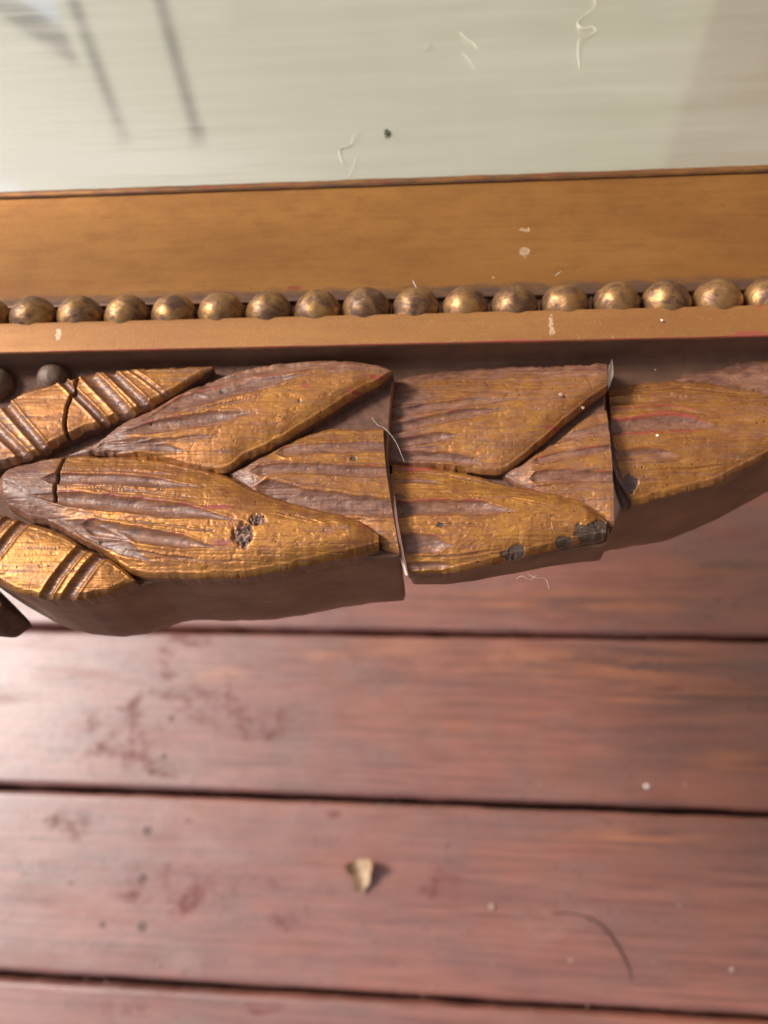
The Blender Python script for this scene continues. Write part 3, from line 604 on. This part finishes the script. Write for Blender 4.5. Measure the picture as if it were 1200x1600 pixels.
relief('leaf', 950, 1338, [(950, 608), (987, 599), (1044, 595), (1101, 597), (1143, 604), (1200, 614), (1338, 638)], I_bot, H3, bodyC,
       grooves=[([(930, 634), (1044, 628), (1110, 630)], 7, .35, dict(t0=0, wear=.4, red=.5)), ([(930, 652), (1040, 646), (1120, 658)], 5, .25, dict(t0=0, wear=.3, red=.95)), ([(930, 678), (1040, 668), (1130, 676)], 12, .6, dict(t0=0, red=.95, wear=.9)), ([(940, 722), (1010, 716), (1068, 720)], 9, .5, dict(t0=0, red=.6, wear=.7)), ([(960, 700), (1080, 694), (1180, 700)], 2.5, 0.15, dict(wear=0.35, red=0.5, t0=.3, t1=.3)), ([(990, 740), (1080, 738), (1150, 728)], 2.5, 0.15, dict(wear=0.35, red=0.3, t0=.3, t1=.3)), ([(960, 616), (1060, 610), (1190, 622)], 3, 0.15, dict(wear=0.35, red=0.2, t0=.3, t1=.3))],
       chips=[(982, 760, 13, 11)], shear_l=[(600, 0), (680, 3), (730, 12), (790, 40)], seed=10, dome=1.3, skirt=M_SIDE, wear0=.24, edge_red=.2,
       wearf=lambda X, Y: .10*sst(1060, 1200, X))
# knot block further left, only its dark lower corner in view
bk = block('ribbon_knot', [(-150, 960), (-40, 992), (20, 998), (54, 976), (-10, 912), (-60, 880), (-150, 880)], lambda x: -26+0*x, -14, -27.5, M_BODY, frame, seed=12)
bk['label'] = 'dark end of the next carved block at the left edge'
# berries behind the ribbon
for px, py, r in ((84, 592, 3.3), (-6, 602, 3.6)):
    x, y = loc(px, py, -6.2); o = bead_mesh('berry', px+30, r, 32, 20); o.data.materials[0] = M_BERRY; o.location = (float(x)/1000, float(y)/1000, -.0064)
# splinters
def sliver(name, pts, mat, parent, up=.6, base=1.0):
    """thin wedge through (px, py, H) points: (left side..., right side...)"""
    P = [(*[float(q) for q in loc(a, b, h)], h) for a, b, h in pts]; n = len(P)
    top = [(x/1000, y/1000, h/1000) for x, y, h in P]; bot = [(x/1000, y/1000, (h-base)/1000) for x, y, h in P]
    return mesh_obj(name, top+bot, [tuple(range(n))[::-1], tuple(range(n, 2*n))]+[(i, (i+1) % n, n+(i+1) % n, n+i) for i in range(n)], mat, parent, smooth=False)
sl = sliver('splinter', [(956, 560, -3.4), (953, 568, -3.0), (950, 582, -3.2), (949, 596, -3.8), (951, 607, -4.5), (955, 597, -4.2), (958, 586, -4.0), (958, 572, -3.6)], M_BARE, bodyB)
sl['label'] = 'pale splinter of bare wood standing at the split'
sl = sliver('chipped_edge', [(622, 850, -6.75), (625, 872, -6.75), (634, 899, -6.85), (637, 899, -6.85), (630, 874, -6.7), (626, 850, -6.7)], M_BARE, bodyB, base=.8)
sl['label'] = 'white chipped edge of the middle husk'

# ------------------------------------------------------------------ lint, hair, crumbs
def tube(name, pts, r, mat, n=6, ends=True):
    """pts: world points; a smooth thin strand"""
    P = np.array(pts, float); k = len(P); tt = np.linspace(0, k-1, (k-1)*8+1); Q = []
    for t in tt:
        i = min(int(t), k-2); u = t-i; p0 = P[max(i-1, 0)]; p1 = P[i]; p2 = P[i+1]; p3 = P[min(i+2, k-1)]
        Q.append(.5*((2*p1)+(-p0+p2)*u+(2*p0-5*p1+4*p2-p3)*u*u+(-p0+3*p1-3*p2+p3)*u**3))
    Q = np.array(Q); V = []; Fc = []
    for i, q in enumerate(Q):
        T = Q[min(i+1, len(Q)-1)]-Q[max(i-1, 0)]; T /= np.linalg.norm(T)+1e-12
        a = np.cross(T, [0.1, .2, 1]); a /= np.linalg.norm(a); b = np.cross(T, a); rr = r*(.45+.55*math.sin(math.pi*min(1, max(0, i/(len(Q)-1)))))
        for j in range(n): V.append(q+rr*(a*math.cos(2*math.pi*j/n)+b*math.sin(2*math.pi*j/n)))
    for i in range(len(Q)-1):
        for j in range(n): Fc.append((i*n+j, i*n+(j+1) % n, (i+1)*n+(j+1) % n, (i+1)*n+j))
    c = Q.mean(0); o = mesh_obj(name, np.array(V)-c, np.array(Fc), mat); o.location = c; return o
def fw(px, py, H):
    x, y = loc(px, py, H); return FR_ROT @ (np.array([float(x), float(y), H])/1000)+FR_POS
def lint(pts, H, r, label, mat=None, name='lint_fibre', cat='lint', dh=.3):
    P = [fw(x, y, H+dh*math.sin(i*1.7)) for i, (x, y) in enumerate(pts)]
    return tag(tube(name, P, r/1000, mat or M_FIBRE), label, cat)
lint([(922, -30), (930, 5), (918, 20), (903, 34), (908, 44), (926, 42), (930, 50), (920, 56), (906, 60), (903, 80), (906, 107)], -8.5, .13, 'long curly pale fibre lying on the mirror glass at the top edge')
lint([(562, 204), (552, 214), (548, 226), (534, 232), (530, 240), (535, 254)], -8.6, .12, 'curly pale fibre on the mirror glass just above the gold cove')
lint([(558, 242), (551, 262), (543, 278)], -8.7, .07, 'short faint fibre on the glass below the curly one, nearest the cove')
lint([(718, 50), (728, 60), (740, 68), (746, 76)], -8.7, .09, 'short straight fibre on the glass left of the long curly fibre')
lint([(721, 82), (732, 92), (744, 110)], -8.7, .06, 'faint short fibre on the glass just below the straight one')
lint([(662, 80), (668, 72), (676, 70)], -8.7, .10, 'tiny pale fibre on the glass, leftmost of the three short ones')
lint([(581, 652), (590, 664), (602, 670), (618, 690), (632, 722)], -1.6, .035, 'fine white hair bridging the split between left and middle husk', dh=.2)
lint([(902, 428), (894, 434), (868, 431)], -4.0, .05, 'tiny pale fibre standing above the bead row right of the chipped spot') if False else None
lint([(867, 431), (877, 424)], -4.2, .07, 'tiny pale splinter of lint on the cove above the beads')
lint([(645, 438), (650, 449)], 1.9, .06, 'tiny white lint hair on a bead in the middle of the row')
lint([(690, 905), (700, 912), (706, 926)], -8, .04, 'fine white hair dangling under the middle husk') if False else None
lint([(806, 905), (816, 900), (828, 906), (838, 898)], -10, .045, 'wispy cobweb hair hanging below the middle husk', dh=.6)
lint([(820, 892), (834, 902), (852, 905), (858, 920)], -11, .045, 'longer cobweb hair curling down below the middle husk', dh=.6)
def crumb(px, py, H, r, mat, name, label, cat, seed, flat=.5, onfloor=False):
    c = floor_pt(px, py, r*flat*.7/1000) if onfloor else fw(px, py, H)
    bm = bmesh.new(); bmesh.ops.create_icosphere(bm, subdivisions=3, radius=r/1000)
    g = np.random.default_rng(seed); d1, d2, d3 = g.normal(size=(3, 3))
    for v in bm.verts:
        q = np.array(v.co)/(r/1000); k = 1+.22*math.sin(3*q@d1+1)+.18*math.sin(4*q@d2)+.10*math.sin(8*q@d3); v.co = Vector((q*k*r/1000).tolist()); v.co.z *= flat
    me = bpy.data.meshes.new(name); bm.to_mesh(me); bm.free(); me.materials.append(mat); me.polygons.foreach_set('use_smooth', [False]*len(me.polygons))
    o = link(bpy.data.objects.new(name, me)); o.location = c
    if not onfloor: o.rotation_euler = FRAME_M.to_euler()
    return tag(o, label, cat)
crumb(604, 206, -8.5, .7, M_SPOT, 'dirt_speck', 'dark speck of dirt on the mirror glass', 'speck', 1, .8)
crumb(1027, 680, -5.1, .22, M_SPECK, 'dust_crumb', 'tiny white crumb on the broad leaf of the right husk', 'crumb', 2)
crumb(1024, 577, -7.9, .2, M_SPECK, 'dust_crumb', 'tiny white crumb above the broad leaf, under the fillet', 'crumb', 3)
crumb(876, 616, -3.0, .30, M_DULL, 'dust_crumb', 'whitish crumb on the upper leaf of the middle husk', 'crumb', 4, .35)
crumb(911, 637, -3.0, .30, M_DULL, 'dust_crumb', 'whitish crumb at the edge of the upper leaf near the right split', 'crumb', 5, .4)
crumb(1034, 500, .15, .2, M_SPECK, 'dust_crumb', 'tiny white crumb on the gold fillet', 'crumb', 6)
# floor litter
def flake():
    c = floor_pt(563, 1362, .002); xs = np.linspace(-1, 1, 26); ys = np.linspace(-1, 1, 26); X, Y = np.meshgrid(xs, ys, indexing='ij')
    r = np.sqrt(X**2+Y**2); sq = np.maximum(np.abs(X), np.abs(Y))/(r+1e-6); U = X*sq; Vv = Y*sq
    a = np.arctan2(Vv, U); rad = 1+.18*np.sin(3*a+1)+.10*np.sin(5*a)-.42*np.exp(-((a-1.9)/.35)**2)
    U, Vv = U*rad, Vv*rad; Zt = .0042*(U**2)+.0030*np.clip(Vv, 0, 2)**2+.0006*fbm(U*4, Vv*4, 3, 3)
    P = np.stack([U*.0062, Vv*.0085, Zt+.0006], -1).reshape(-1, 3); Q = P.copy(); Q[:, 2] -= .0006
    n = 26; f = grid_faces(n, n)[:, ::-1]; ring = np.concatenate([np.arange(n)*n, (n-1)*n+np.arange(1, n), np.arange(n-2, -1, -1)*n+n-1, np.arange(n-2, 0, -1)])
    i = np.arange(len(ring)); j = (i+1) % len(ring); sk = np.stack([ring[i], ring[j], ring[j]+n*n, ring[i]+n*n], -1)
    o = mesh_obj('dry_flake', np.concatenate([P, Q]), np.concatenate([f, f[:, ::-1]+n*n, sk]), M_FLAKE); o.location = c; o.rotation_euler = (0, 0, R(20)); return o
tag(flake(), 'curled cream coloured dry flake lying on the floor board', 'flake')
for i, (px, py, r, lb) in enumerate([(1010, 1229, 1.5, 'round white crumb on the floor board near the right, brighter of a pair'), (1071, 1225, 1.3, 'duller pale crumb on the floor board, right of the bright one'), (843, 1226, 1.1, 'faint pale crumb on the floor board left of the bright one'),
                                   (768, 1417, 2.2, 'pale crumb right of the curled flake'), (892, 1500, 1.4, 'small pale crumb inside the bend of the dark hair'), (1143, 1515, 1.4, 'small pale crumb right of the dark hair'), (248, 1508, 1.4, 'small pale crumb near the lower left nail hole'), (1062, 1414, 1.1, 'tiny pale crumb above and right of the dark hair')]):
    crumb(px, py, 0, r*(.75 if i == 0 else .6), M_SPECK if i == 0 else M_DULL, 'floor_crumb', lb, 'crumb', 20+i, .5, True)
hp = [floor_pt(x, y, .0012) for x, y in [(860, 1427), (890, 1427), (920, 1434), (945, 1452), (965, 1480), (980, 1510), (984, 1532)]]
tag(tube('curved_hair', hp, .00045, M_HAIR), 'dark curved hair or thread lying on the floor board at lower right', 'hair')
gv = []; gf = []
for q in range(260):
    if q % 3: px, py = random.uniform(-60, 1260), random.uniform(900, 1640)
    else:
        px = random.uniform(-60, 1260); py = random.choice([979+.018*px, 1236+.035*px, 1530+.06*px])+random.gauss(0, 9)
    rr = random.choice([.25, .3, .4, .55])/1000; c = floor_pt(px, py, rr*.6); b = len(gv)
    for k in range(6):
        d = Vector([(1, 0, 0), (-1, 0, 0), (0, 1, 0), (0, -1, 0), (0, 0, 1), (0, 0, -1)][k])*rr*random.uniform(.6, 1.3); gv.append((c[0]+d.x, c[1]+d.y, c[2]+d.z*.6))
    gf += [(b+i, b+j, b+k) for i, j, k in ((0, 2, 4), (2, 1, 4), (1, 3, 4), (3, 0, 4), (2, 0, 5), (1, 2, 5), (3, 1, 5), (0, 3, 5))]
tag(mesh_obj('floor_grit', gv, gf, M_DULL, smooth=False), 'fine pale grit strewn over the red floor boards', 'grit', kind='stuff')
# nail holes
holes = [(230, 1298), (223, 1373), (222, 1448), (256, 1182), (267, 1123), (160, 1445)]
for i, (px, py) in enumerate(holes):
    c = floor_pt(px, py, 0); n = 14; r = .0019 if i < 3 else .0013
    V = [(0, 0, -.0004)]+[(r*.75*math.cos(2*math.pi*k/n), r*.75*math.sin(2*math.pi*k/n), .0001) for k in range(n)]+[(r*math.cos(2*math.pi*k/n)*random.uniform(.9, 1.15), r*math.sin(2*math.pi*k/n)*random.uniform(.9, 1.15), .0004) for k in range(n)]+[(r*1.25*math.cos(2*math.pi*k/n), r*1.25*math.sin(2*math.pi*k/n), -.0004) for k in range(n)]
    Fc = [(0, 1+k, 1+(k+1) % n) for k in range(n)]+[(1+k, 1+n+k, 1+n+(k+1) % n, 1+(k+1) % n) for k in range(n)]+[(1+n+k, 1+2*n+k, 1+2*n+(k+1) % n, 1+n+(k+1) % n) for k in range(n)]
    o = mesh_obj('nail', V, Fc, M_DARK, floor); o.location = c

# ------------------------------------------------------------------ what the mirror shows: a cream wall ahead, open daylight to its left
def box(name, lo, hi, mat, parent=None):
    x0, y0, z0 = lo; x1, y1, z1 = hi
    V = [(x, y, z) for z in (z0, z1) for x, y in ((x0, y0), (x1, y0), (x1, y1), (x0, y1))]
    return mesh_obj(name, V, [(3, 2, 1, 0), (4, 5, 6, 7), (0, 1, 5, 4), (1, 2, 6, 5), (2, 3, 7, 6), (3, 0, 4, 7)], mat, parent, smooth=False)
AX, AY = CAM_POS[0], CAM_POS[1]
def dirpt(az, y):                     # point on the wall plane y seen in the mirror at azimuth az (to the left of +y)
    return -math.tan(R(az))*(y+.05)
C0 = np.array([.05, -.05]); PR = np.array([.385, 1.04]); U = np.array([-.77, .638])          # the wall runs from its right corner away to the left
def hit(az, k=1.0):
    """point of the wall line (k < 1: in front of it) that the mirror shows at azimuth az, and how far along the wall it is"""
    d = np.array([-math.sin(R(az)), math.cos(R(az))]); A = np.array([[U[0], -d[0]], [U[1], -d[1]]]); q = np.linalg.solve(A, -PR)
    return C0+d*q[1]*k, q[0], q[1]
def wall_box(name, s0, s1, z0, z1, th):
    o = box(name, (0, 0, z0), (s1-s0, th, z1), M_WALL); p = C0+PR+U*s1
    o.location = (p[0], p[1], 0); o.rotation_euler = (0, 0, math.atan2(-U[1], -U[0])); return tag(o, kind='structure')
_, s_mid, t_mid = hit(26.8)
zt = .35+t_mid*math.tan(R(30.5))         # head of the window opening at the left
wall_box('wall', 0, s_mid, -.02, 3.0, .10)
wall_box('wall', s_mid+.001, hit(39)[1], zt, 3.0, .098)
xr = float(C0[0]+PR[0])
tag(box('blocking_side_wall', (xr, -1.2, -.02), (xr+.1, float(C0[1]+PR[1])+.15, 3.0), M_WOODWALL), kind='structure')  # added tall at right to block sky light; also the mirror's dark corner
for az, w, el, m, lb in ((26.0, .011, 34.5, M_POST, 'thin dark post in front of the cream wall, nearest the open daylight'), (20.6, .013, 35.5, M_POST, 'thin dark post in front of the cream wall, nearer the middle')):
    p, _, t = hit(az, .8); t *= .8; top = .35+t*math.tan(R(el)); w *= t
    o = box('post', (-w/2, -w/2, 0), (w/2, w/2, top), m)
    cap = box('post_cap', (-w*.8, -w*.8, top), (w*.8, w*.8, top+.02), m, o); o.location = (p[0], p[1], 0); tag(o, lb, 'post')
